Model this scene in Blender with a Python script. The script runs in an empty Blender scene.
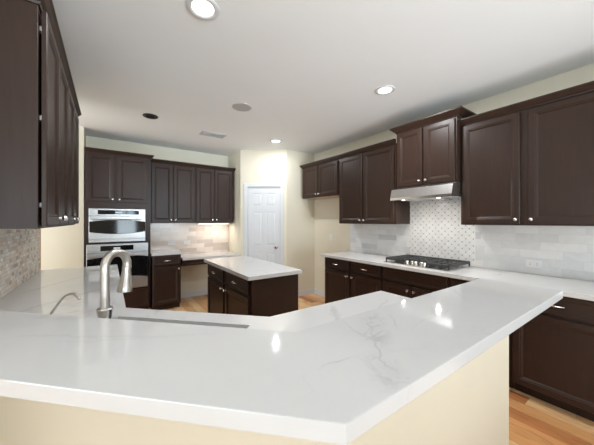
import bpy, bmesh, math, random
from mathutils import Vector, Matrix
random.seed(4)
S = bpy.context.scene
COL = S.collection
PI = math.pi

# ------------------------------------------------------------ camera
H = 1.414
TH = math.radians(35.174)
cam_d = bpy.data.cameras.new('camera')
cam = bpy.data.objects.new('camera', cam_d); COL.objects.link(cam)
cam.location = (0, 0, H)
cam.rotation_euler = (PI/2, 0, -TH)
cam_d.sensor_fit = 'HORIZONTAL'; cam_d.sensor_width = 36.0
cam_d.lens = 267.18/594*36.0
cam_d.shift_y = -(222.5-221.206)/594
cam_d.clip_start = 0.02
S.camera = cam

# ------------------------------------------------------------ world, light, exposure
S.view_settings.view_transform = 'Standard'
S.view_settings.look = 'None'
S.view_settings.gamma = 1.0
S.view_settings.use_curve_mapping = False
S.view_settings.exposure = 0.50
w = bpy.data.worlds.new('daylight'); S.world = w; w.use_nodes = True
w.node_tree.nodes['Background'].inputs[0].default_value = (0.86, 0.93, 1.0, 1)
w.node_tree.nodes['Background'].inputs[1].default_value = 1.2

def area(name, loc, rot, sx, sy, power, col=(1, 1, 1), shape='RECTANGLE', parent=None, spread=180):
    l = bpy.data.lights.new(name, 'AREA'); l.shape = shape; l.size = sx
    if shape in ('RECTANGLE', 'ELLIPSE'): l.size_y = sy
    l.energy = power; l.color = col; l.spread = math.radians(spread)
    o = bpy.data.objects.new(name, l); COL.objects.link(o)
    o.location = loc; o.rotation_euler = rot; o.parent = parent
    return o
DAY = (0.76, 0.90, 1.0)
# daylight entering by the three rear windows of the living room behind the camera
WINX = [(-3.1, -1.3), (0.28, 0.95), (1.5, 3.0)]
for x0, x1 in WINX:
    area('window_daylight', ((x0+x1)/2, -3.92, 1.4), (math.radians(-106), 0, PI), (x1-x0)*.96, 2.0, (x1-x0)*15.5, DAY, spread=60)
area('side_fill_light', (-3.92, -0.5, 1.4), (0, -math.radians(115), 0), 2.1, 3.4, 46, DAY, spread=100)  # added fill light from the left, no window in the outer wall
area('hall_fill_light', (-3.92, 3.4, 1.4), (0, -PI/2, 0), 2.0, 2.4, 84, DAY)  # added fill for the kitchen back through the passage, no window built
# added uplight for the ceiling, standing in for sun off the living room floor
area('floor_uplight_fill', (0.2, -1.6, .03), (PI, 0, 0), 5.0, 3.2, 18, (.82, .93, 1))

# ------------------------------------------------------------ materials
def new_mat(name):
    m = bpy.data.materials.new(name); m.use_nodes = True
    nt = m.node_tree; b = nt.nodes['Principled BSDF']
    return m, nt, b
def N(nt, t, **kw):
    n = nt.nodes.new(t)
    for k, v in kw.items(): setattr(n, k, v)
    return n
def L(nt, a, b): nt.links.new(a, b)
def ramp(nt, fac, stops):
    r = N(nt, 'ShaderNodeValToRGB'); e = r.color_ramp.elements
    while len(e) < len(stops): e.new(0.5)
    for i, (p, c) in enumerate(stops):
        e[i].position = p; e[i].color = (*c, 1)
    L(nt, fac, r.inputs[0]); return r.outputs[0]
def math_n(nt, op, a, b=None, c=None):
    n = N(nt, 'ShaderNodeMath', operation=op)
    for i, v in enumerate((a, b, c)):
        if v is None: continue
        if isinstance(v, (int, float)): n.inputs[i].default_value = v
        else: L(nt, v, n.inputs[i])
    return n.outputs[0]
def coords(nt):
    t = N(nt, 'ShaderNodeTexCoord'); s = N(nt, 'ShaderNodeSeparateXYZ'); L(nt, t.outputs['Object'], s.inputs[0])
    return t.outputs['Object'], s.outputs[0], s.outputs[1], s.outputs[2]
def comb(nt, x, y, z=0.0):
    c = N(nt, 'ShaderNodeCombineXYZ')
    for i, v in enumerate((x, y, z)):
        if isinstance(v, (int, float)): c.inputs[i].default_value = v
        else: L(nt, v, c.inputs[i])
    return c.outputs[0]
def noise(nt, vec, scale, detail=4, rough=.55, dist=0.0):
    n = N(nt, 'ShaderNodeTexNoise'); L(nt, vec, n.inputs['Vector'])
    n.inputs['Scale'].default_value = scale; n.inputs['Detail'].default_value = detail
    n.inputs['Roughness'].default_value = rough; n.inputs['Distortion'].default_value = dist
    return n.outputs['Fac']
def mixc(nt, fac, a, b, mode='MIX'):
    m = N(nt, 'ShaderNodeMix', data_type='RGBA', blend_type=mode)
    for s, v in ((m.inputs[0], fac), (m.inputs[6], a), (m.inputs[7], b)):
        if isinstance(v, (int, float)): s.default_value = v
        elif isinstance(v, tuple): s.default_value = (*v, 1)
        else: L(nt, v, s)
    return m.outputs[2]
def bump(nt, b, h, strength=.3, dist=.002):
    n = N(nt, 'ShaderNodeBump'); n.inputs['Strength'].default_value = strength; n.inputs['Distance'].default_value = dist
    L(nt, h, n.inputs['Height']); L(nt, n.outputs[0], b.inputs['Normal'])

def plain(name, col, rough=.5, metal=0.0, nscale=0, namt=0.0, spec=.5, bumpy=0.0):
    m, nt, b = new_mat(name)
    b.inputs['Roughness'].default_value = rough; b.inputs['Metallic'].default_value = metal
    b.inputs['Specular IOR Level'].default_value = spec
    v, x, y, z = coords(nt)
    f = noise(nt, v, nscale or 8, 3)
    lo = tuple(c*(1-namt) for c in col); hi = tuple(min(1, c*(1+namt)) for c in col)
    L(nt, ramp(nt, f, [(.3, lo), (.7, hi)]), b.inputs['Base Color'])
    if bumpy: bump(nt, b, noise(nt, v, 180, 2), bumpy, .001)
    return m
M = {}
M['wall'] = plain('wall_paint', (.755, .70, .57), .75, nscale=3, namt=.015, bumpy=.08)
M['ceiling'] = plain('ceiling_paint', (.90, .91, .91), .85, nscale=2, namt=.01, bumpy=.1)
M['white'] = plain('white_trim_paint', (.70, .715, .735), .4, namt=.01)
M['steel'] = plain('stainless_steel', (.62, .61, .60), .25, 1.0, nscale=30, namt=.04)
M['oven_steel'] = plain('oven_stainless', (.50, .50, .50), .34, .85, nscale=30, namt=.04)
M['nickel'] = plain('brushed_nickel', (.60, .58, .55), .32, 1.0, nscale=5, namt=.02)
M['knob'] = plain('satin_nickel_knob', (.85, .83, .80), .25, 1.0)
M['black_glass'] = plain('black_oven_glass', (.008, .008, .009), .06, nscale=4, namt=.1, spec=.3)
M['black'] = plain('black_enamel', (.02, .02, .021), .35, namt=.1)
M['iron'] = plain('cast_iron_grate', (.05, .05, .052), .5, nscale=60, namt=.3)
M['dark'] = plain('recess_shade_black', (.01, .01, .01), .8)  # near-black colour in place of the shade inside can and vent
M['plate'] = plain('white_plastic_plate', (.82, .82, .82), .35)
M['slot'] = plain('grey_outlet_slot', (.25, .25, .25), .5)
M['speaker'] = plain('speaker_mesh_grey', (.50, .49, .48), .8, nscale=300, namt=.12)
M['vent'] = plain('vent_enamel', (.62, .61, .60), .5)
M['carcass_in'] = plain('cabinet_underside', (.55, .42, .30), .6, nscale=10, namt=.05)
M['trimtile'] = plain('copper_edge_strip', (.55, .27, .16), .4)

def wood(name, base, axis):
    m, nt, b = new_mat(name)
    v, x, y, z = coords(nt)
    sv = comb(nt, math_n(nt, 'MULTIPLY', x, 14.0 if axis == 'z' else 3), math_n(nt, 'MULTIPLY', y, 14.0), math_n(nt, 'MULTIPLY', z, 1.2 if axis == 'z' else 14))
    f = noise(nt, sv, 3.5, 6, .6, .3)
    f2 = noise(nt, v, 1.7, 2)
    a = tuple(c*.86 for c in base); c2 = tuple(c*1.14 for c in base)
    L(nt, mixc(nt, math_n(nt, 'MULTIPLY', f2, .25), ramp(nt, f, [(.3, a), (.7, c2)]), tuple(c*.95 for c in base)), b.inputs['Base Color'])
    b.inputs['Roughness'].default_value = .36
    b.inputs['Specular IOR Level'].default_value = .27
    return m
M['wood'] = wood('espresso_stained_wood', (.038, .0205, .0145), 'z')

def quartz(name, veins, seed=0.0, base=(.72, .72, .72), amt=.35):
    m, nt, b = new_mat(name)
    v, x, y, z = coords(nt)
    off = N(nt, 'ShaderNodeVectorMath', operation='ADD'); L(nt, v, off.inputs[0]); off.inputs[1].default_value = (seed, seed*1.7, 0)
    v2 = off.outputs[0]
    # soft cloudy body
    body = ramp(nt, noise(nt, v2, 2.2, 4), [(.3, tuple(c*.97 for c in base)), (.7, base)])
    # fine random veins: thin level sets of a distorted noise, broken up by a second noise
    n1 = noise(nt, v2, 1.5, 5, .55, .9)
    d = math_n(nt, 'ABSOLUTE', math_n(nt, 'SUBTRACT', n1, .5))
    line = math_n(nt, 'SUBTRACT', 1.0, math_n(nt, 'MINIMUM', math_n(nt, 'MULTIPLY', d, 70.0), 1.0))
    brk = math_n(nt, 'MAXIMUM', math_n(nt, 'MULTIPLY', math_n(nt, 'SUBTRACT', noise(nt, v2, 1.3, 3), .50), 5.0), 0.0)
    brk = math_n(nt, 'MINIMUM', brk, 1.0)
    tot = math_n(nt, 'MULTIPLY', math_n(nt, 'MULTIPLY', line, brk), amt)
    # larger veins along given segments (x0,y0,x1,y1,width,amount)
    nd = math_n(nt, 'ABSOLUTE', math_n(nt, 'SUBTRACT', noise(nt, v, 9.0, 4, .55, 1.2), .5))
    net = math_n(nt, 'ADD', math_n(nt, 'MAXIMUM', math_n(nt, 'SUBTRACT', 1.0, math_n(nt, 'MULTIPLY', nd, 16.0)), 0.0), .28)
    wob = noise(nt, v, 5.0, 6, .62, 1.0); wob2 = noise(nt, v, 2.0, 4, .6, .4)
    for (x0, y0, x1, y1, wd, am) in veins:
        ln = math.hypot(x1-x0, y1-y0); ux, uy = (x1-x0)/ln, (y1-y0)/ln
        px = math_n(nt, 'SUBTRACT', x, x0); py = math_n(nt, 'SUBTRACT', y, y0)
        al = math_n(nt, 'ADD', math_n(nt, 'MULTIPLY', px, ux), math_n(nt, 'MULTIPLY', py, uy))
        ac = math_n(nt, 'SUBTRACT', math_n(nt, 'MULTIPLY', px, uy), math_n(nt, 'MULTIPLY', py, ux))
        ac = math_n(nt, 'ADD', ac, math_n(nt, 'MULTIPLY', math_n(nt, 'SUBTRACT', wob, .5), .11))
        ac = math_n(nt, 'ADD', ac, math_n(nt, 'MULTIPLY', math_n(nt, 'SUBTRACT', wob2, .5), .06))
        prof = math_n(nt, 'MAXIMUM', math_n(nt, 'SUBTRACT', 1.0, math_n(nt, 'DIVIDE', math_n(nt, 'ABSOLUTE', ac), wd)), 0.0)
        if wd > .025:      # broad bands are a net of fine threads
            prof = math_n(nt, 'MULTIPLY', prof, net)
        e1 = math_n(nt, 'MULTIPLY', math_n(nt, 'MINIMUM', al, math_n(nt, 'SUBTRACT', ln, al)), 12.0)
        e1 = math_n(nt, 'MINIMUM', math_n(nt, 'MAXIMUM', e1, 0.0), 1.0)
        tot = math_n(nt, 'MAXIMUM', tot, math_n(nt, 'MULTIPLY', math_n(nt, 'MULTIPLY', prof, e1), am))
    L(nt, mixc(nt, tot, body, (.40, .39, .40)), b.inputs['Base Color'])
    b.inputs['Roughness'].default_value = .06
    b.inputs['Specular IOR Level'].default_value = .4
    return m
M['bar'] = quartz('veined_quartz_bar', [
    (.82, .70, .60, .45, .060, .55), (.60, .45, .46, .322, .055, .60), (.76, .66, .50, .335, .006, .5),
    (.86, .63, .76, .50, .007, .4), (.39, .485, .54, .485, .006, .45), (.54, .485, .49, .335, .005, .4),
    (.76, .50, 1.12, .51, .004, .3), (1.27, .56, 1.46, .65, .009, .4), (.66, .69, .62, .46, .006, .35),
    (-.26, 1.16, .22, .84, .010, .20), (-.16, 1.04, .32, .80, .008, .16), (.38, .49, .30, .40, .004, .2)], 3.1, base=(.665, .67, .675), amt=.12)
M['quartz'] = quartz('veined_quartz', [(.75, .75, 1.1, 1.2, .02, .35), (.9, .8, 1.5, 1.1, .010, .3),
    (-.5, 2.0, .1, 2.6, .02, .4), (-.5, 2.6, .05, 3.5, .02, .35), (-.4, 1.8, .0, 1.9, .01, .4)], 7.7)

def tiles(name, ucoord, tw, th, stops, rough=.18, mortar=(.72, .72, .71), gap=.0015, stagger=.5, z0=0.914, vein=.5):
    m, nt, b = new_mat(name)
    v, x, y, z = coords(nt)
    u = {'x': x, 'y': y}[ucoord]
    rz = math_n(nt, 'DIVIDE', math_n(nt, 'SUBTRACT', z, z0), th)
    row = math_n(nt, 'FLOOR', rz)
    wn = N(nt, 'ShaderNodeTexWhiteNoise', noise_dimensions='1D'); L(nt, row, wn.inputs['W'])
    uu = math_n(nt, 'ADD', math_n(nt, 'DIVIDE', u, tw), math_n(nt, 'MULTIPLY', math_n(nt, 'MODULO', math_n(nt, 'ABSOLUTE', row), 2.0), stagger))
    uu = math_n(nt, 'ADD', uu, math_n(nt, 'MULTIPLY', wn.outputs[0], 0.12))
    col = math_n(nt, 'FLOOR', uu)
    wn2 = N(nt, 'ShaderNodeTexWhiteNoise', noise_dimensions='2D'); L(nt, comb(nt, row, col), wn2.inputs['Vector'])
    base = ramp(nt, wn2.outputs[0], stops)
    sh = N(nt, 'ShaderNodeVectorMath', operation='ADD'); L(nt, v, sh.inputs[0]); L(nt, wn2.outputs[1], sh.inputs[1])
    f = noise(nt, sh.outputs[0], 9, 5, .6, .8)
    base = mixc(nt, math_n(nt, 'MULTIPLY', f, vein), base, ramp(nt, f, [(.3, (.95, .95, .95)), (.7, (.72, .72, .72))]), 'MULTIPLY')
    fu = math_n(nt, 'FRACT', uu); fz = math_n(nt, 'FRACT', rz)
    du = math_n(nt, 'MULTIPLY', math_n(nt, 'MINIMUM', fu, math_n(nt, 'SUBTRACT', 1.0, fu)), tw)
    dz = math_n(nt, 'MULTIPLY', math_n(nt, 'MINIMUM', fz, math_n(nt, 'SUBTRACT', 1.0, fz)), th)
    g = math_n(nt, 'LESS_THAN', math_n(nt, 'MINIMUM', du, dz), gap)
    L(nt, mixc(nt, g, base, mortar), b.inputs['Base Color'])
    b.inputs['Roughness'].default_value = rough
    bump(nt, b, math_n(nt, 'SUBTRACT', 1.0, g), .4, .001)
    return m
M['tile_r'] = tiles('white_marble_subway', 'y', .305, .0762, [(0, (.60, .61, .63)), (.12, (.72, .73, .75)), (.5, (.80, .81, .82)), (1, (.88, .88, .88))])
M['tile_b'] = tiles('warm_marble_subway', 'x', .305, .0762, [(0, (.56, .47, .41)), (.3, (.72, .62, .55)), (1, (.86, .76, .68))], mortar=(.76, .71, .66))
M['tile_l'] = tiles('split_stone_mosaic', 'y', .055, .026, [(0, (.42, .35, .29)), (.2, (.72, .58, .44)), (.5, (.86, .75, .62)), (.8, (.76, .76, .74)), (1, (.98, .94, .86))], rough=.35, mortar=(.50, .44, .38), gap=.0012, vein=.8)

def diamond():
    m, nt, b = new_mat('diamond_mosaic_with_grey_dots')
    v, x, y, z = coords(nt)
    p = .076
    a = math_n(nt, 'DIVIDE', math_n(nt, 'ADD', y, z), p); c = math_n(nt, 'DIVIDE', math_n(nt, 'SUBTRACT', y, z), p)
    fa = math_n(nt, 'ABSOLUTE', math_n(nt, 'SUBTRACT', math_n(nt, 'FRACT', a), .5))
    fc = math_n(nt, 'ABSOLUTE', math_n(nt, 'SUBTRACT', math_n(nt, 'FRACT', c), .5))
    dot = math_n(nt, 'GREATER_THAN', math_n(nt, 'MINIMUM', fa, fc), .5-.10)
    line = math_n(nt, 'GREATER_THAN', math_n(nt, 'MAXIMUM', fa, fc), .5-.022)
    wn = N(nt, 'ShaderNodeTexWhiteNoise', noise_dimensions='2D'); L(nt, comb(nt, math_n(nt, 'FLOOR', a), math_n(nt, 'FLOOR', c)), wn.inputs['Vector'])
    wn2 = N(nt, 'ShaderNodeTexWhiteNoise', noise_dimensions='2D'); L(nt, comb(nt, math_n(nt, 'ROUND', a), math_n(nt, 'ROUND', c)), wn2.inputs['Vector'])
    base = ramp(nt, wn.outputs[0], [(0, (.80, .80, .81)), (.5, (.85, .85, .85)), (1, (.90, .90, .90))])
    base = mixc(nt, line, base, (.68, .68, .67))
    L(nt, mixc(nt, dot, base, ramp(nt, wn2.outputs[0], [(0, (.10, .09, .09)), (1, (.36, .33, .30))])), b.inputs['Base Color'])
    b.inputs['Roughness'].default_value = .2
    return m
M['diamond'] = diamond()

def planks():
    m, nt, b = new_mat('oak_plank_floor')
    v, x, y, z = coords(nt)
    rx = math_n(nt, 'DIVIDE', x, .125); row = math_n(nt, 'FLOOR', rx)
    wn = N(nt, 'ShaderNodeTexWhiteNoise', noise_dimensions='1D'); L(nt, row, wn.inputs['W'])
    ry = math_n(nt, 'ADD', math_n(nt, 'DIVIDE', y, .85), math_n(nt, 'MULTIPLY', wn.outputs[0], 7.0)); col = math_n(nt, 'FLOOR', ry)
    wn2 = N(nt, 'ShaderNodeTexWhiteNoise', noise_dimensions='2D'); L(nt, comb(nt, row, col), wn2.inputs['Vector'])
    base = ramp(nt, wn2.outputs[0], [(0, (.54, .20, .075)), (.25, (.78, .38, .15)), (.6, (.94, .54, .25)), (1, (.98, .68, .38))])
    sh = N(nt, 'ShaderNodeVectorMath', operation='ADD'); L(nt, v, sh.inputs[0]); L(nt, wn2.outputs[1], sh.inputs[1])
    st = N(nt, 'ShaderNodeVectorMath', operation='MULTIPLY'); L(nt, sh.outputs[0], st.inputs[0]); st.inputs[1].default_value = (9, .9, 1)
    f = noise(nt, st.outputs[0], 3.0, 7, .65, 1.4)
    base = mixc(nt, .75, base, ramp(nt, f, [(.30, (.42, .34, .28)), (.5, (.92, .90, .88)), (.7, (1, 1, 1))]), 'MULTIPLY')
    kn = N(nt, 'ShaderNodeTexVoronoi'); L(nt, sh.outputs[0], kn.inputs['Vector']); kn.inputs['Scale'].default_value = 2.6
    k = math_n(nt, 'LESS_THAN', kn.outputs['Distance'], .045)
    base = mixc(nt, math_n(nt, 'MULTIPLY', k, .7), base, (.10, .04, .02))
    fx = math_n(nt, 'FRACT', rx); fy = math_n(nt, 'FRACT', ry)
    dx = math_n(nt, 'MULTIPLY', math_n(nt, 'MINIMUM', fx, math_n(nt, 'SUBTRACT', 1.0, fx)), .125)
    dy = math_n(nt, 'MULTIPLY', math_n(nt, 'MINIMUM', fy, math_n(nt, 'SUBTRACT', 1.0, fy)), .85)
    g = math_n(nt, 'LESS_THAN', math_n(nt, 'MINIMUM', dx, dy), .0012)
    L(nt, mixc(nt, math_n(nt, 'MULTIPLY', g, .6), base, (.12, .06, .03)), b.inputs['Base Color'])
    b.inputs['Roughness'].default_value = .3
    return m
M['floor'] = planks()
def emis(name, col, s):
    m, nt, b = new_mat(name)
    b.inputs['Base Color'].default_value = (*col, 1)
    b.inputs['Emission Color'].default_value = (*col, 1); b.inputs['Emission Strength'].default_value = s
    return m
M['lamp'] = emis('lit_lens', (1, .97, .92), 5)
M['hood_lamp_lens'] = emis('hood_lens', (1, .97, .92), 3)
M['display'] = emis('lit_display', (.55, .62, .66), .15)

# ------------------------------------------------------------ mesh helpers
def box(bm, x0, x1, y0, y1, z0, z1, bev=0.0, seg=1):
    vs = [bm.verts.new((x, y, z)) for x in (x0, x1) for y in (y0, y1) for z in (z0, z1)]
    F = [(0,1,3,2),(4,6,7,5),(0,4,5,1),(2,3,7,6),(0,2,6,4),(1,5,7,3)]
    fs = [bm.faces.new([vs[i] for i in f]) for f in F]
    if bev > 0:
        es = list({e for f in fs for e in f.edges})
        bmesh.ops.bevel(bm, geom=es, offset=bev, segments=seg, affect='EDGES', profile=.6)
def prism(bm, pts, z0, z1, bev=0.0):
    lo = [bm.verts.new((p[0], p[1], z0)) for p in pts]; hi = [bm.verts.new((p[0], p[1], z1)) for p in pts]
    n = len(pts); fs = [bm.faces.new(lo[::-1]), bm.faces.new(hi)]
    for i in range(n): fs.append(bm.faces.new((lo[i], lo[(i+1) % n], hi[(i+1) % n], hi[i])))
    if bev > 0:
        es = [e for e in fs[1].edges] + [e for e in fs[0].edges]
        bmesh.ops.bevel(bm, geom=es, offset=bev, segments=2, affect='EDGES', profile=.6)
def lathe(bm, prof, seg=20, loc=(0, 0, 0), axis='z'):
    rings = []
    for r, h in prof:
        ring = []
        for i in range(seg):
            a = 2*PI*i/seg; p = (r*math.cos(a), r*math.sin(a), h)
            if axis == 'y': p = (p[0], -p[2], p[1])
            if axis == 'x': p = (p[2], p[0], p[1])
            ring.append(bm.verts.new((p[0]+loc[0], p[1]+loc[1], p[2]+loc[2])))
        rings.append(ring)
    for a, b2 in zip(rings, rings[1:]):
        for i in range(seg): bm.faces.new((a[i], a[(i+1) % seg], b2[(i+1) % seg], b2[i]))
    bm.faces.new(rings[0][::-1]); bm.faces.new(rings[-1])
def tube(bm, pts, r, seg=10):
    pts = [Vector(p) for p in pts]; rs = r if isinstance(r, (list, tuple)) else [r]*len(pts)
    rings = []; ref = None
    for i, p in enumerate(pts):
        t = (pts[min(i+1, len(pts)-1)]-pts[max(i-1, 0)]).normalized()
        if ref is None: ref = t.orthogonal().normalized()
        ref = (ref-t*ref.dot(t)).normalized(); s = t.cross(ref)
        rings.append([bm.verts.new(p+(ref*math.cos(2*PI*k/seg)+s*math.sin(2*PI*k/seg))*rs[i]) for k in range(seg)])
    for a, b2 in zip(rings, rings[1:]):
        for k in range(seg): bm.faces.new((a[k], a[(k+1) % seg], b2[(k+1) % seg], b2[k]))
    bm.faces.new(rings[0][::-1]); bm.faces.new(rings[-1])
def ringloft(bm, rects, back):
    """rects: (x0,x1,z0,z1,y) loops from the outside in; front panel at the last; closed by a back face"""
    loops = []
    for x0, x1, z0, z1, y in [back]+rects:
        loops.append([bm.verts.new(p) for p in ((x0, y, z0), (x1, y, z0), (x1, y, z1), (x0, y, z1))])
    for a, b2 in zip(loops, loops[1:]):
        for i in range(4): bm.faces.new((a[i], a[(i+1) % 4], b2[(i+1) % 4], b2[i]))
    bm.faces.new(loops[0][::-1]); bm.faces.new(loops[-1])
def obj(name, bm, mat, parent=None, smooth=False):
    bmesh.ops.recalc_face_normals(bm, faces=bm.faces)
    me = bpy.data.meshes.new(name); bm.to_mesh(me); bm.free()
    mats = mat if isinstance(mat, (list, tuple)) else [mat]
    for m in mats: me.materials.append(M[m])
    if smooth:
        me.shade_smooth() if hasattr(me, 'shade_smooth') else None
        try: me.set_sharp_from_angle(angle=math.radians(35))
        except Exception: pass
    o = bpy.data.objects.new(name, me); COL.objects.link(o); o.parent = parent
    return o
def tag(o, label, cat, group=None):
    o['label'] = label; o['category'] = cat
    if group: o['group'] = group
    return o
def thing(name, label, cat, loc=(0, 0, 0), rz=0.0, group=None):
    o = bpy.data.objects.new(name, None); COL.objects.link(o); o.location = loc; o.rotation_euler = (0, 0, rz)
    o.empty_display_size = .1
    return tag(o, label, cat, group)
def struct(name, bm, mat, parent=None):
    o = obj(name, bm, mat, parent)
    if parent is None: o['kind'] = 'structure'
    return o
def B(): return bmesh.new()

# ------------------------------------------------------------ room
ZC = 2.731
XR, YB, XL = 3.305, 5.244, -.577
bm = B(); box(bm, -4.1, XR+.1, -4.1, YB+.1, -.1, 0); struct('floor', bm, 'floor')
bm = B(); box(bm, -4.1, XR+.1, -4.1, YB+.1, ZC, ZC+.1); struct('ceiling', bm, 'ceiling')
bm = B(); box(bm, XR, XR+.1, -4.0, YB+.1, 0, ZC); wall_right = struct('wall_right', bm, 'wall')
bm = B(); box(bm, -.284, XR, YB, YB+.1, 0, ZC); wall_back = struct('wall_back', bm, 'wall')
bm = B(); box(bm, -4.0, -.284, 4.765, YB+.1, 0, ZC); struct('wall_passage', bm, 'wall')
bm = B(); box(bm, XL-.11, XL, 1.0, 3.75, 0, ZC); wall_left = struct('wall_left', bm, 'wall')
bm = B(); box(bm, -4.1, -4.0, -4.1, YB+.1, 0, ZC); struct('wall_outer', bm, 'wall')
bm = B()
xs = [-4.0] + [v for p in WINX for v in p] + [XR]
for i in range(0, len(xs), 2): box(bm, xs[i], xs[i+1], -4.1, -4.0, 0, ZC)
for x0, x1 in WINX: box(bm, x0, x1, -4.1, -4.0, 0, .3); box(bm, x0, x1, -4.1, -4.0, 2.45, ZC)
struct('wall_rear', bm, 'wall')
for i, (x0, x1) in enumerate(WINX):
    bm = B()
    for a, b2 in ((x0, x0+.05), (x1-.05, x1), ((x0+x1)/2-.03, (x0+x1)/2+.03)): box(bm, a, b2, -4.08, -4.0, .3, 2.45, .004)
    for a, b2 in ((.3, .35), (2.4, 2.45), (1.3, 1.34)): box(bm, x0, x1, -4.075, -4.005, a, b2, .004)
    struct('window_%d' % (i+1), bm, 'white')

# pantry block with the diagonal doorway
P0, P1 = Vector((1.99, 4.634)), Vector((2.655, 4.1))
dd = (P1-P0).normalized(); nn = Vector((-dd.y, dd.x))          # nn points into the pantry
if nn.y < 0: nn = -nn
LD = (P1-P0).length
ta, tb = .158*LD, .868*LD
def dp(t, off=0.0): q = P0+dd*t+nn*off; return (q.x, q.y)
bm = B()
prism(bm, [(XR, YB), (1.99, YB), dp(0), dp(ta), dp(ta, .09), dp(tb, .09), dp(tb), dp(LD), (XR, 4.1)], 0, ZC)
prism(bm, [dp(ta, 0), dp(tb, 0), dp(tb, .092), dp(ta, .092)], 2.045, ZC)
struct('wall_pantry', bm, 'wall')
ang = math.atan2(dd.y, dd.x)
def frame_root(name):
    o = bpy.data.objects.new(name, None); COL.objects.link(o); o.location = (P0.x, P0.y, 0); o.rotation_euler = (0, 0, ang); return o
# six panel door; local x along the wall, -y out of the wall
dw = tb-ta
bm = B()
box(bm, ta+.003, tb-.003, .014, .045, .008, 2.042)
st, mr = .085, .075
c0, c1 = ta+.003+st, (ta+tb)/2-mr/2
c2, c3 = (ta+tb)/2+mr/2, tb-.003-st
rows = [(.22, .83), (.97, 1.58), (1.70, 1.93)]
def frect(bm, x0, x1, z0, z1): box(bm, x0, x1, .006, .016, z0, z1)
frect(bm, ta+.003, c0, .008, 2.042); frect(bm, c3, tb-.003, .008, 2.042); frect(bm, c1, c2, .008, 2.042)
for z0, z1 in ((.008, .22), (.83, .97), (1.58, 1.70), (1.93, 2.042)):
    frect(bm, c0, c1, z0, z1); frect(bm, c2, c3, z0, z1)
for xa, xb in ((c0, c1), (c2, c3)):
    for z0, z1 in rows:
        ringloft(bm, [(xa+.012, xb-.012, z0+.012, z1-.012, .0138), (xa+.032, xb-.032, z0+.032, z1-.032, .0075)], (xa+.012, xb-.012, z0+.012, z1-.012, .02))
door = obj('door_1', bm, 'white'); door['kind'] = 'structure'
door.location = (P0.x, P0.y, 0); door.rotation_euler = (0, 0, ang)
bm = B(); lathe(bm, [(.026, 0), (.026, .006), (.010, .010), (.010, .028), (.022, .036), (.027, .048), (.022, .060), (.008, .064)], 18, (tb-.075, .006, .935), 'y')
obj('door_knob', bm, 'steel', door, True)
bm = B()
for a, b2 in ((ta-.068, ta+.001), (tb-.001, tb+.055)): box(bm, a, b2, -.018, -.0005, 0, 2.105, .004)
box(bm, ta-.068, tb+.055, -.019, -.0005, 2.046, 2.112, .004)
cas = obj('trim_1', bm, 'white'); cas['kind'] = 'structure'
cas.location = (P0.x, P0.y, 0); cas.rotation_euler = (0, 0, ang)

def baseboard(name, pts, th=.014, h=.10):
    """pts: polyline on the wall face, room on the right-hand side of travel"""
    bm = B()
    for a, b2 in zip(pts, pts[1:]):
        a, b2 = Vector(a), Vector(b2); d = (b2-a).normalized(); n = Vector((d.y, -d.x))
        prism(bm, [a+n*.0005, b2+n*.0005, b2+n*th, a+n*th], 0, h-.012)
        prism(bm, [a+n*.0005, b2+n*.0005, b2+n*th*.6, a+n*th*.6], h-.012, h)
    return struct(name, bm, 'white')
baseboard('baseboard_back', [(.97, YB), (1.99, YB)])
baseboard('baseboard_stub', [(1.99, YB-.015), (1.99, 4.634)])
baseboard('baseboard_pantry', [dp(tb+.06), dp(LD), (XR, 4.1)])
baseboard('baseboard_right', [(XR, 4.085), (XR, 3.13)])
baseboard('baseboard_passage', [(-4, 4.765), (-.29, 4.765)])

# peninsula half wall under the bar
bm = B()
prism(bm, [(XL, 1.534), (.427, .53), (1.80, .53), (1.80, .65), (.477, .65), (XL, 1.704)], 0, 1.028)
struct('wall_peninsula', bm, 'wall')

# tiled backsplashes (faces of the walls)
bm = B(); box(bm, XR-.008, XR, -1.2, 1.272, .9145, 1.40); box(bm, XR-.008, XR, 2.052, 3.138, .9145, 1.40); obj('subway_tile', bm, 'tile_r', wall_right)
bm = B(); box(bm, XR-.009, XR, 1.272, 2.052, .9145, 1.83); obj('diamond_mosaic', bm, 'diamond', wall_right)
bm = B(); box(bm, .54, 1.988, YB-.008, YB, .80, 1.40); obj('subway_tile', bm, 'tile_b', wall_back)
bm = B(); box(bm, XL, XL+.008, 1.05, 3.725, .9145, 1.39); obj('stone_mosaic', bm, 'tile_l', wall_left)
bm = B(); box(bm, XL, XL+.010, 3.725, 3.742, .9145, 1.39, .002); obj('edge_strip', bm, 'trimtile', wall_left)

# ------------------------------------------------------------ cabinet builders (local: x along width, front faces -y, back on y=0)
TD = .020
def door_mesh(x0, x1, z0, z1, y, fr=.058):
    """y = back plane of the door; thickness TD towards -y"""
    bm = B(); f = y-TD
    def r(i, yy): return (x0+i, x1-i, z0+i, z1-i, yy)
    ringloft(bm, [r(0, f+.004), r(.004, f), r(fr-.014, f), r(fr-.008, f+.004), r(fr-.002, f+.004), r(fr+.010, f+.0125), r(fr+.012, f+.0125)], r(0, y-.0005))
    return bm
def drawer_mesh(x0, x1, z0, z1, y, flat=False):
    bm = B(); f = y-TD
    def r(i, yy): return (x0+i, x1-i, z0+i, z1-i, yy)
    if flat: ringloft(bm, [r(0, f+.005), r(.005, f)], r(0, y-.0005))
    else: ringloft(bm, [r(0, f+.004), r(.004, f), r(.024, f), r(.028, f+.004), r(.036, f+.006)], r(0, y-.0005))
    return bm
def knob(parent, x, z, y):
    bm = B(); lathe(bm, [(.008, 0), (.006, .004), (.0055, .012), (.0125, .018), (.0155, .023), (.0135, .029), (.006, .032)], 14, (x, y-TD, z), 'y')
    return obj('knob', bm, 'knob', parent, True)
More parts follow.
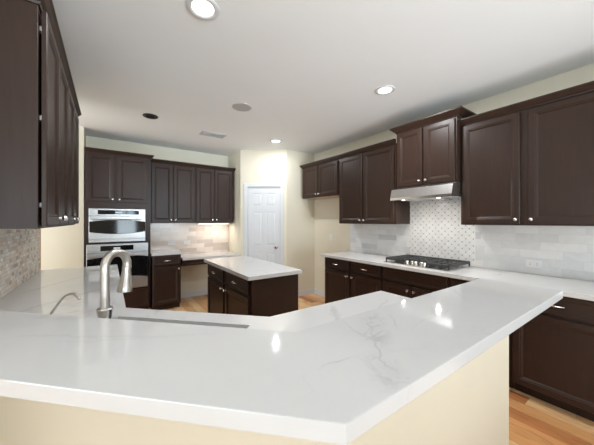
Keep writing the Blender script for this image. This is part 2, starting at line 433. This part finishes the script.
def pull(parent, x, z, y, ln=.10):
    bm = B(); f = y-TD; h = ln/2
    pts = [(x-h, f+.001, z), (x-h, f-.012, z)]
    for i in range(9):
        t = i/8; pts.append((x-h+ln*t, f-.018-.010*math.sin(PI*t), z))
    pts += [(x+h, f-.012, z), (x+h, f+.001, z)]
    tube(bm, pts, [.006, .0055]+[.0045+.0015*math.sin(PI*i/8) for i in range(9)]+[.0055, .006], 8)
    return obj('pull_handle', bm, 'knob', parent, True)
def crown(parent, w, d, z, h=.062, out=.045, left=True, right=True, ret=-.001):
    """moulding around front (and exposed sides); profile steps outward with height"""
    prof = [(0.0005, 0), (.006, 0), (.010, .012), (.022, .022), (out*.8, h*.66), (out, h*.80), (out, h), (0.0005, h)]
    bm = B(); loops = []
    xl, xr = 0, w
    for o, zz in prof:
        pl = []
        if left: pl.append((xl-o, -.001, z+zz))
        pl.append((xl-(o if left else 0), -d-o, z+zz))
        pl.append((xr+(o if right else 0), -d-o, z+zz))
        if right: pl.append((xr+o, ret, z+zz))
        loops.append([bm.verts.new(p) for p in pl])
    n = len(loops)
    for k in range(n):
        a, b2 = loops[k], loops[(k+1) % n]
        for i in range(len(a)-1): bm.faces.new((a[i], a[i+1], b2[i+1], b2[i]))
    bm.faces.new([l[0] for l in loops]); bm.faces.new([l[-1] for l in loops][::-1])
    box(bm, xl, xr, -d, -.001, z+.0005, z+.012)
    return obj('crown_molding', bm, 'wood', parent)
def upper(label, loc, rz, w, d, z0, z1, splits, knobs, cl=False, cr=False, gap=.0, group='dark wall cabinets', ch=.062, co=.045):
    """splits: list of (x0,x1) doors; knobs: 'l'/'r' side of the knob"""
    t = thing('wall_cabinet', label, 'cabinet', (loc[0], loc[1], z0), rz, group)
    h = z1-z0
    bm = B(); box(bm, 0.0005, w-.0005, -d, -.001, 0, h, .0015); obj('carcass', bm, 'wood', t)
    bm = B(); box(bm, .018, w-.018, -d+.02, -.02, -.003, -.0003); obj('underside', bm, 'carcass_in', t)
    for (a, b2), k in zip(splits, knobs):
        dr = obj('door', door_mesh(a, b2, .012, h-.012, -d-gap), 'wood', t)
        knob(dr, a+.026 if k == 'l' else b2-.026, .012+.040, -d-gap)
    crown(t, w, d, h, ch, co, left=cl, right=cr)
    return t
def base(label, loc, rz, w, d, cols, h=.875, toe=.09, group='dark base cabinets', false=False, knobs=None, name='base_cabinet', tk=.075, door_z1=.695):
    """cols: list of (x0,x1); one drawer with a door below for each"""
    t = thing(name, label, 'cabinet', (loc[0], loc[1], 0), rz, group)
    bm = B(); box(bm, 0.0005, w-.0005, -d, -.001, toe, h, .0015); obj('carcass', bm, 'wood', t)
    bm = B(); box(bm, 0.002, w-.002, -d+tk, -.02, 0, toe); obj('toe_kick', bm, 'wood', t)
    if false:
        obj('false_front', drawer_mesh(cols[0][0], cols[-1][1], .715, h-.012, -d), 'wood', t)
    for i, (a, b2) in enumerate(cols):
        if not false:
            dr = obj('drawer', drawer_mesh(a, b2, .715, h-.012, -d), 'wood', t); pull(dr, (a+b2)/2, .79, -d)
        do = obj('door', door_mesh(a, b2, toe+.012, door_z1, -d), 'wood', t)
        k = (knobs or ['r', 'l'])[i % 2] if knobs is None else knobs[i]
        knob(do, b2-.028 if k == 'r' else a+.028, door_z1-.045, -d)
    return t
def two(w, e=.012, g=.006): return [(e, w/2-g), (w/2+g, w-e)]

RW = -PI/2          # right wall orientation: local x runs towards the camera (-y)
XW = XR-.0095
# --- right wall uppers
DU = XW-2.985
upper('short dark wall cabinet over the empty fridge space, farthest on the right wall', (XW, 4.045), RW, .965, DU, 1.835, 2.395, [(.012, .455), (.475, .945)], 'rl', cl=True)
upper('tall two-door dark wall cabinet left of the range hood', (XW, 3.075), RW, 1.025, DU, 1.378, 2.395, [(.020, .482), (.500, 1.005)], 'rl')
upper('raised dark wall cabinet directly above the steel range hood', (XW, 1.987), RW, .70, XW-2.905, 1.82, 2.485, two(.70, .016, .012), 'rl', cl=True, cr=True, ch=.072, co=.062)
t = upper('large two-door dark wall cabinet right of the range hood', (XW, 1.285), RW, 1.043, DU, 1.378, 2.395, [(.018, .489), (.545, 1.02)], 'rl')
upper('dark wall cabinet cut off by the right edge of the photo', (XW, .240), RW, 1.03, DU, 1.378, 2.395, [(.020, .495), (.532, 1.01)], 'rl', cr=True)
# --- back wall uppers
YW = YB-.009
upper('dark wall cabinet over the desk area next to the oven tower', (.548, YW), 0, .706, YW-4.91, 1.385, 2.365, [(.02, .335), (.352, .69)], 'rl')
upper('dark wall cabinet over the desk, at the right end by the pantry', (1.256, YW), 0, .706, YW-4.91, 1.385, 2.365, [(.02, .325), (.345, .68)], 'rl', cr=True)
# --- left wall uppers
XLW = XL+.0095
t = upper('near dark wall cabinet on the left whose broad side panel faces the viewer', (XLW, 1.665), PI/2, .81, -.262-XLW, 1.380, 2.395, [(.012, .399), (.411, .804)], 'rl', cl=True, gap=.010)
for z in (.098, .503, .916):
    bm = B(); box(bm, .03, .06, -(-.262-XLW)-.0095, -(-.262-XLW)-.0002, z, z+.022, .001); obj('hinge', bm, 'vent', t)
upper('farther dark wall cabinet on the left, beside the passage', (XLW, 2.477), PI/2, .81, -.262-XLW, 1.380, 2.395, [(.008, .399), (.411, .798)], 'rl', cr=True, gap=.010)

# --- right wall base units
DB = XW-2.72
base('dark base cabinet with two drawers at the far end of the cooktop wall', (XW, 3.113), RW, 1.057, DB, [(.018, .515), (.555, 1.038)])
base('dark base cabinet under the gas cooktop, false front instead of drawers', (XW, 2.055), RW, .78, DB, [(.016, .382), (.398, .764)], false=True)
base('dark base cabinet right of the cooktop, behind the bar end', (XW, 1.274), RW, .486, DB, [(.014, .472)], knobs=['l'])
base('dark base cabinet with one drawer and wide door above the bare floor', (XW, .787), RW, .545, DB, [(.014, .531)], knobs=['l'])
base('dark base cabinet at the right edge of the photo', (XW, .241), RW, .80, DB, two(.80))
# --- island
base('dark kitchen island cabinet with two drawers and two doors', (1.60, 3.555), RW, 1.31, 1.60-1.075, [(.03, .61), (.66, 1.27)], name='kitchen_island', group=None)
bm = B(); box(bm, 1.026, 1.624, 2.215, 3.59, .8765, .914, .003, 2)
tag(obj('island_countertop', bm, 'quartz'), 'white quartz slab on the dark kitchen island', 'countertop')
# --- back base and desk
base('narrow dark base cabinet beside the oven tower', (.552, YW), 0, .412, YW-4.66, [(.012, .40)], knobs=['r'])
bm = B(); box(bm, .538, .985, 4.635, YW, .8765, .914, .003, 2)
tag(obj('countertop', bm, 'quartz'), 'short white quartz slab on the narrow base cabinet beside the ovens', 'countertop')
t = thing('built_in_desk', 'low built-in desk with white top and dark drawer below the back wall cabinets', 'desk', (.988, YW, 0))
bm = B(); box(bm, 0, .998, -.58, 0, .768, .806, .003, 2); obj('desktop', bm, 'quartz', t)
bm = B(); box(bm, 0.0, .998, -.545, -.005, .672, .7675); obj('apron', bm, 'wood', t)
d = obj('drawer', drawer_mesh(.03, .968, .68, .762, -.545), 'wood', t); pull(d, .42, .722, -.545)

# --- oven tower
TX0, TX1, TY = -.272, .532, 4.72
TWD = TX1-TX0; TDp = YB-.001-TY
t = thing('oven_tower_cabinet', 'tall dark cabinet housing two stacked wall ovens', 'cabinet', (TX0, YB-.001, 0))
bm = B()
box(bm, .0, .019, -TDp, 0, .09, 2.38); box(bm, TWD-.019, TWD, -TDp, 0, .09, 2.38)
box(bm, .019, TWD-.019, -TDp, 0, 1.60, 2.38); box(bm, .019, TWD-.019, -TDp, 0, .09, .405); box(bm, .019, TWD-.019, -.03, 0, .405, 1.60)
box(bm, .019, TWD-.019, -TDp, -.03, 1.088, 1.108)
box(bm, .019, .0445, -TDp, -TDp+.02, 1.108, 1.60); box(bm, TWD-.0705, TWD-.019, -TDp, -TDp+.02, 1.108, 1.60)
obj('carcass', bm, 'wood', t)
bm = B(); box(bm, .02, TWD-.02, -TDp+.075, -.02, 0, .09); obj('toe_kick', bm, 'wood', t)
for (a, b2), k in zip([(.022, .345), (.375, .765)], 'rl'):
    d = obj('door', door_mesh(a, b2, 1.690, 2.366, -TDp), 'wood', t); knob(d, b2-.026 if k == 'r' else a+.026, 1.73, -TDp)
d = obj('drawer', drawer_mesh(.022, TWD-.022, .11, .385, -TDp), 'wood', t); pull(d, TWD/2, .25, -TDp, .12)
crown(t, TWD, TDp, 2.38, h=.058, left=False, right=True, ret=-.392)

def oven(label, x0, x1, z0, z1, top, arc_top, arc_bot, bottom_strip, disp):
    """wall oven with control panel, handle, bowed glass and steel door; local y=0 at cabinet face"""
    t = thing('wall_oven', label, 'oven', (x0, TY-.0005, z0), 0, 'stacked wall ovens')
    w, h = x1-x0, z1-z0
    bm = B(); box(bm, .03, w-.03, .001, .44, .012, h-.01); box(bm, 0, w, -.012, -.0002, 0, h, .002); obj('body', bm, 'oven_steel', t)
    bm = B(); box(bm, 0, w, -.034, -.0125, h-top, h, .004); cp = obj('control_panel', bm, 'oven_steel', t)
    bm = B(); box(bm, disp[0], disp[1], -.0365, -.0342, h-top*.78, h-top*.20); dsp = obj('display', bm, 'black_glass', cp)
    m_ = (disp[0]+disp[1])/2
    bm = B(); box(bm, m_-.045, m_+.035, -.0375, -.0366, h-top*.62, h-top*.40); obj('readout', bm, 'display', dsp)
    # door slab
    zb, zt = bottom_strip, h-top-.006
    bm = B(); box(bm, 0, w, -.036, -.0125, zb, zt, .004); dr = obj('oven_door', bm, 'oven_steel', t)
    # bowed glass window: curved top and bottom edge
    n = 18; zc0, zc1 = arc_bot, arc_top
    bm = B(); up, lo, ub, lb = [], [], [], []
    for i in range(n+1):
        s = i/n; x = .004+(w-.008)*s; c = 1-(2*s-1)**2
        a, b2 = zc1[0]+(zc1[1]-zc1[0])*c, zc0[0]+(zc0[1]-zc0[0])*c
        up.append(bm.verts.new((x, -.039, a))); lo.append(bm.verts.new((x, -.039, b2)))
        ub.append(bm.verts.new((x, -.0362, a))); lb.append(bm.verts.new((x, -.0362, b2)))
    for i in range(n):
        bm.faces.new((lo[i], lo[i+1], up[i+1], up[i])); bm.faces.new((ub[i], ub[i+1], lb[i+1], lb[i]))
        bm.faces.new((up[i], up[i+1], ub[i+1], ub[i])); bm.faces.new((lb[i], lb[i+1], lo[i+1], lo[i]))
    bm.faces.new((up[0], ub[0], lb[0], lo[0])); bm.faces.new((up[n], lo[n], lb[n], ub[n]))
    obj('glass_window', bm, 'black_glass', dr)
    hz = zt-.045
    bm = B(); pts = [(.05+(w-.10)*i/12, -.062-.018*math.sin(PI*i/12), hz) for i in range(13)]
    tube(bm, [(.05, -.034, hz)]+pts+[(w-.05, -.034, hz)], .010, 10); obj('handle', bm, 'oven_steel', dr, True)
    if bottom_strip > .02:
        bm = B(); box(bm, 0, w, -.030, -.0125, .002, bottom_strip-.014, .003); obj('bottom_trim', bm, 'oven_steel', t)
    return t
oven('upper wall oven with silver bowed door, the smaller of the two', -.226, .46, 1.112, 1.594, .105, (.295, .32), (.150, .115), .050, (.10, .60))
oven('lower wall oven with wide dark window, partly behind the faucet', -.252, .498, .409, 1.086, .125, (.47, .50), (.16, .20), .012, (.155, .555))

# --- lower counters of the peninsula and left wall with sink cut-out
R2 = math.sqrt(.5)
def uv(u, v): return (u*R2+v*R2, -u*R2+v*R2)
SU0, SU1, SV0, SV1 = -1.171, -.443, .955, 1.2275
def slab_hole(outer, inner, z0, z1):
    bm = B()
    def loop(pts):
        vs = [bm.verts.new((p[0], p[1], z1)) for p in pts]
        return [bm.edges.new((vs[i], vs[(i+1) % len(vs)])) for i in range(len(vs))]
    es = loop(outer)+loop(inner)
    r = bmesh.ops.triangle_fill(bm, use_beauty=True, use_dissolve=False, edges=es)
    fs = [g for g in r['geom'] if isinstance(g, bmesh.types.BMFace)] or list(bm.faces)
    e = bmesh.ops.extrude_face_region(bm, geom=fs)
    for v in e['geom']:
        if isinstance(v, bmesh.types.BMVert): v.co.z = z0
    return bm
outer = [(XL+.0105, 1.710), (.479, .652), (1.602, .652), (1.602, 1.225), (.689, 1.225), (.081, 1.833), (.081, 3.736), (XL+.0105, 3.736)]
inner = [uv(SU0, SV0), uv(SU1, SV0), uv(SU1, SV1), uv(SU0, SV1)]
bm = slab_hole(outer, inner, .8765, .914)
tag(obj('countertop', bm, 'quartz'), 'lower white quartz worktop around the sink, running on under the left cabinets', 'countertop')
# bar top
bm = B()
barp = [(.332, .325), (1.855, .325), (1.855, .685), (.476, .685), (XL+.001, 1.745), (XL+.001, 1.238)]
prism(bm, barp, 1.029, 1.067, .003)
tag(obj('bar_countertop', bm, 'bar'), 'raised white veined quartz bar top filling the foreground', 'countertop')
# right wall counter
bm = B(); box(bm, 2.657, XW-.001, -.585, 3.140, .8765, .914, .003, 2)
tag(obj('countertop', bm, 'quartz'), 'long white quartz worktop under the cooktop along the tiled right wall', 'countertop')

# base cabinets under the sink leg
t = thing('sink_base_cabinet', 'dark diagonal base cabinet under the corner sink', 'cabinet', (.0, 1.2, 0))
bm = B()
pts = [(XL+.012, 1.716), (.484, .66), (.70, .66), (.70, 1.195), (.676, 1.195), (.05, 1.821), (XL+.012, 1.821)]
prism(bm, [(x, y-1.2) for x, y in pts], .09, .60); obj('carcass', bm, 'wood', t)
bm = B(); prism(bm, [(x, y-1.2) for x, y in [(XL+.03, 1.74), (.49, .69), (.66, .69), (.66, 1.13), (.01, 1.78), (XL+.03, 1.78)]], 0, .0895); obj('toe_kick', bm, 'wood', t)
# the diagonal front frame and doors
q = bpy.data.objects.new('face_frame', None)
ln = math.hypot(.626, .626)
def diag(bm):
    m4 = Matrix.Translation((.05, .621, 0)) @ Matrix.Rotation(-PI/4+PI, 4, 'Z') @ Matrix.Translation((-ln, 0, 0))
    bmesh.ops.transform(bm, matrix=m4, verts=bm.verts); return bm
bm = B(); box(bm, 0.0, ln, 0.001, .018, .601, .875); obj('face_frame', diag(bm), 'wood', t)
for (a, b2) in two(ln): obj('door', diag(door_mesh(a, b2, .102, .695, 0)), 'wood', t)
obj('false_front', diag(drawer_mesh(.012, ln-.012, .715, .863, 0)), 'wood', t)
base('dark base cabinet at the open end of the peninsula, below the lower worktop', (1.585, .66), PI, .884, .535, two(.884), group='peninsula base cabinets')
base('dark base cabinet below the left worktop, next to the sink corner', (XL+.012, 1.823), PI/2, .955, .05-XL-.012, two(.955), group='left base cabinets')
base('dark base cabinet below the left worktop, at the passage end', (XL+.012, 2.779), PI/2, .955, .05-XL-.012, two(.955), group='left base cabinets')

# sink
t = thing('sink', 'stainless undermount sink in the diagonal worktop behind the bar', 'sink', (*uv((SU0+SU1)/2, (SV0+SV1)/2), .69))
t.rotation_euler = (0, 0, -PI/4)
M['sink_steel'] = plain('satin_sink_steel', (.34, .34, .35), .3, 1.0)
a, b2 = (SU1-SU0)/2, (SV1-SV0)/2
bm = B()
def rr(x, y, z): return [bm.verts.new(p) for p in ((-x, -y, z), (x, -y, z), (x, y, z), (-x, y, z))]
lps = [rr(a+.018, b2+.018, .186), rr(a-.001, b2-.001, .186), rr(a-.004, b2-.004, .184), rr(a-.012, b2-.012, .02), rr(a-.03, b2-.03, .003), rr(a-.03, b2-.03, 0), rr(a-.009, b2-.009, .018), rr(a-.001, b2-.001, .182), rr(a+.018, b2+.018, .183)]
for p, q2 in zip(lps, lps[1:]+lps[:1]):
    if (p is lps[4]): continue
    for i in range(4): bm.faces.new((p[i], p[(i+1) % 4], q2[(i+1) % 4], q2[i]))
bm.faces.new(lps[4]); bm.faces.new(lps[5][::-1])
obj('basin', bm, 'sink_steel', t)
bm = B(); lathe(bm, [(.042, .0035), (.042, .006), (.030, .0065), (.028, .0045)], 20); obj('drain', bm, 'steel', t, True)

# faucet
fx, fy = -.012, 1.284
ZT = .914
t = thing('faucet', 'tall brushed nickel gooseneck faucet with pull-down spray head', 'faucet', (fx, fy, ZT+.0003))
bm = B(); lathe(bm, [(.028, 0), (.028, .006), (.023, .012), (.019, .03), (.019, .112), (.021, .12), (.0275, .150), (.0285, .158), (.026, .162), (.018, .164)], 24)
obj('base_body', bm, 'steel', t, True)
dirx, diry = .72, .69
Rr, zs = .053, .318
pts = [(0, 0, .160), (0, 0, .22)]
for i in range(0, 19):
    an = PI - PI*1.06*i/18
    s = Rr+Rr*math.cos(an); pts.append((s*dirx, s*diry, zs+Rr*math.sin(an)+.0))
bm = B(); tube(bm, pts, .0158, 16); obj('spout', bm, 'nickel', t, True)
e = Vector(pts[-1]); e2 = Vector(pts[-2]); dv = (e-e2).normalized()
hs = [(0.0, .0155), (.004, .0175), (.010, .0175), (.02, .0165), (.06, .021), (.085, .026), (.105, .029), (.112, .028)]
bm = B(); tube(bm, [e+dv*(s-.004) for s, r in hs], [r for s, r in hs], 18); obj('spray_head', bm, 'nickel', t, True)
bm = B(); tube(bm, [(.018, -.004, .07), (.045, -.02, .075), (.055, -.03, .085), (.085, -.07, .10)], [.009, .009, .007, .005], 10)
obj('lever_handle', bm, 'nickel', t, True)

# small filtered water tap
t = thing('water_tap', 'small thin bent drinking-water tap left of the tall faucet', 'faucet', (-.235, 1.575, ZT+.0003))
bm = B(); lathe(bm, [(.020, 0), (.020, .005), (.013, .010), (.011, .035), (.008, .04)], 18); obj('base_body', bm, 'nickel', t, True)
sx, sy = .80, -.60
pp = [(0, .036), (.008, .055), (.024, .080), (.048, .112), (.072, .144), (.090, .166), (.106, .180), (.124, .187), (.142, .186), (.158, .177), (.168, .166)]
pts = [(a_*sx, a_*sy, z_) for a_, z_ in pp]
bm = B(); tube(bm, pts, [.0052]*8+[.0056, .0064, .0068], 10); obj('spout', bm, 'nickel', t, True)

# --- cooktop
t = thing('gas_cooktop', 'stainless gas cooktop with black grates on the right worktop', 'cooktop', (2.99, 1.67, .9143))
bm = B(); box(bm, -.262, .262, -.380, .380, 0, .012, .004, 2); obj('burner_tray', bm, 'steel', t)
GZ = .062
def grate(y0, y1, x0, x1):
    bm = B()
    for y in (y0, y1-.012): box(bm, x0, x1, y, y+.012, GZ-.028, GZ, .002)
    for x in (x0, x1-.012): box(bm, x, x+.012, y0, y1, GZ-.028, GZ, .002)
    for i in range(1, 4):
        x = x0+(x1-x0)*i/4; box(bm, x-.005, x+.005, y0+.01, y1-.01, GZ-.012, GZ, .0015)
    m_ = (y0+y1)/2
    box(bm, x0+.01, x1-.01, m_-.005, m_+.005, GZ-.014, GZ+.002, .0015)
    for y in (y0+.05, y1-.06): box(bm, x0+.01, x1-.01, y, y+.008, GZ-.012, GZ, .0015)
    for x in (x0, x1-.014):
        for y in (y0, y1-.014): box(bm, x, x+.014, y, y+.014, .0122, GZ-.02, .002)
    obj('grate', bm, 'iron', t)
grate(.132, .372, -.228, .245); grate(-.372, -.132, -.228, .245); grate(-.124, .124, -.125, .245)
for bx, by, r in ((-.13, .25, .045), (.13, .25, .036), (-.13, -.25, .036), (.13, -.25, .045), (.07, 0, .055)):
    bm = B(); lathe(bm, [(r+.012, .0122), (r+.010, .018), (r, .020), (r, .028), (r-.006, .032)], 22, (bx, by, 0)); obj('burner', bm, 'black', t, True)
for i in range(5):
    bm = B(); lathe(bm, [(.023, .0122), (.023, .018), (.020, .020), (.019, .046), (.015, .050)], 16, (-.195+(.022 if i % 2 else 0), -.106+.053*i, 0)); obj('knob', bm, 'knob', t, True)

# --- range hood
t = thing('range_hood', 'slim stainless under-cabinet range hood with two lights', 'range hood', (XW-.0005, 1.272, 1.66), 0)
HX = 2.765-(XW-.0005); w0, w1 = .004, .708
bm = B()
prof = [(0, .02), (HX+.006, 0), (HX, .004), (HX, .030), (HX+.030, .128), (HX+.075, .150), (-.36+.0, .158), (0, .158)]
va = [bm.verts.new((x, w0, z)) for x, z in prof]; vb = [bm.verts.new((x, w1, z)) for x, z in prof]
bm.faces.new(va); bm.faces.new(vb[::-1])
for i in range(len(prof)): bm.faces.new((va[i], va[(i+1) % 8], vb[(i+1) % 8], vb[i]))
obj('canopy', bm, 'steel', t)
bm = B()
for y in (.20, .46):
    box(bm, -.44, -.12, y, y+.17, -.0045+.006, .016, .001)
def slopez(x): return .02*(1-x/HX)
for yy in (.17, .58):
    bm2 = B(); lathe(bm2, [(.017, -.002), (.017, .012), (.012, .013)], 18, (HX+.075, yy, slopez(HX+.075)-.004)); ho = obj('hood_light', bm2, 'hood_lamp_lens', t, True)
    area('hood_lamp', (HX+.075, yy, -.012), (0, 0, 0), .03, .03, 1.3, (1, .95, .86), 'DISK', t)
obj('filter', bm, 'vent', t)

# --- outlets and switch
def outlet(label, loc, rz, horizontal=True, name='wall_outlet', group='wall plates'):
    t = thing(name, label, 'outlet' if name == 'wall_outlet' else 'switch', loc, rz, group)
    w, h = (.118, .072) if horizontal else (.072, .118)
    bm = B(); box(bm, -w/2, w/2, -.006, -.0003, -h/2, h/2, .002); obj('cover_plate', bm, 'plate', t)
    for s in (-1, 1):
        cx, cz = (s*.026, 0) if horizontal else (0, s*.026)
        bm = B()
        if name == 'wall_outlet':
            for q_ in (-.007, .007):
                if horizontal: box(bm, cx-.006, cx+.006, -.0068, -.0062, cz+q_-.0015, cz+q_+.0015)
                else: box(bm, cx+q_-.0015, cx+q_+.0015, -.0068, -.0062, cz-.006, cz+.006)
            obj('socket', bm, 'slot', t)
        elif s > 0:
            box(bm, -.018, .018, -.009, -.0061, -.034, .034, .001); obj('rocker', bm, 'plate', t)
        else: bm.free()
outlet('white horizontal outlet in the tile right of the cooktop', (XR-.0085, .778, 1.008), RW)
outlet('white horizontal outlet in the back tile, nearer the oven tower', (.927, YB-.0085, 1.02), 0)
outlet('white horizontal outlet in the back tile, nearer the pantry', (1.187, YB-.0085, 1.02), 0)
outlet('white switch plate on the beige wall in the empty fridge space', (XR-.0003, 3.62, 1.12), RW, False, 'light_switch')

# --- ceiling fixtures
def can(label, x, y, lit=True, r=.085, power=6):
    t = thing('recessed_light', label, 'ceiling light', (x, y, ZC), 0, 'recessed ceiling lights')
    bm = B(); seg = 32
    pr = [(r+.012, -.0005), (r+.012, -.006), (r+.004, -.010), (r-.012, -.010), (r-.020, -.0045), (r-.020, -.0005)]
    rings = [[bm.verts.new((rr_*math.cos(2*PI*k/seg), rr_*math.sin(2*PI*k/seg), z)) for k in range(seg)] for rr_, z in pr]
    for a, b2 in zip(rings, rings[1:]+rings[:1]):
        for k in range(seg): bm.faces.new((a[k], a[(k+1) % seg], b2[(k+1) % seg], b2[k]))
    obj('trim_ring', bm, 'white' if lit else 'black', t, True)
    bm = B(); lathe(bm, [(r-.021, -.0005), (r-.021, -.0015), (.051, -.0015), (.050, -.0045)], 28)
    obj('lens' if lit else 'shade_disc', bm, 'lamp' if lit else 'dark', t, True)  # unlit can: flat disc coloured like the shade of a hollow
    if lit: area('downlight', (0, 0, -.013), (0, 0, 0), .05, .05, power, (.97, .98, 1), 'DISK', t)
can('lit recessed light at the top edge, nearest overhead', .475, 1.68)
can('lit recessed light in front of the hood cabinet', 2.267, 1.683, power=14)
can('lit small-looking recessed light above the pantry door', 2.245, 3.785, power=8)
can('unlit dark recessed opening in the ceiling above the ovens', .428, 3.79, False, .075)
t = thing('ceiling_speaker', 'round grey in-ceiling speaker in the middle of the ceiling', 'speaker', (1.256, 2.884, ZC))
bm = B(); lathe(bm, [(.112, -.0005), (.112, -.005), (.104, -.007), (.1035, -.0055)], 36); obj('rim', bm, 'vent', t, True)
bm = B(); lathe(bm, [(.1, -.0058), (.1, -.0068), (.06, -.009), (.01, -.0095)], 36); obj('grille', bm, 'speaker', t, True)
t = thing('air_vent', 'rectangular slatted air vent in the ceiling before the pantry', 'vent', (1.295, 4.052, ZC), 0)
bm = B()
for x0, x1, y0, y1 in ((-.18, .18, -.095, -.075), (-.18, .18, .075, .095), (-.18, -.158, -.075, .075), (.158, .18, -.075, .075)): box(bm, x0, x1, y0, y1, -.008, -.0005)
obj('frame', bm, 'vent', t)
bm = B(); box(bm, -.157, .157, -.074, .074, -.002, -.0006); obj('backing', bm, 'dark', t)
bm = B()
for i in range(9):
    y = -.068+i*.017; box(bm, -.157, .157, y, y+.005, -.0075, -.0025)
obj('louvre', bm, 'vent', t)

# under-cabinet strip light over the desk
t = thing('under_cabinet_light', 'slim warm light bar under the wall cabinet over the desk', 'light', (1.62, 5.02, 1.3815), 0)
bm = B(); box(bm, -.30, .30, -.03, .03, -.016, -.0005, .003); obj('housing', bm, 'white', t)
bm = B(); box(bm, -.28, .28, -.02, .02, -.019, -.0163); obj('diffuser', bm, 'lamp', t)
area('light_bar', (0, .02, -.022), (math.radians(5), 0, 0), .55, .03, 1.3, (1, .90, .78), 'RECTANGLE', t)
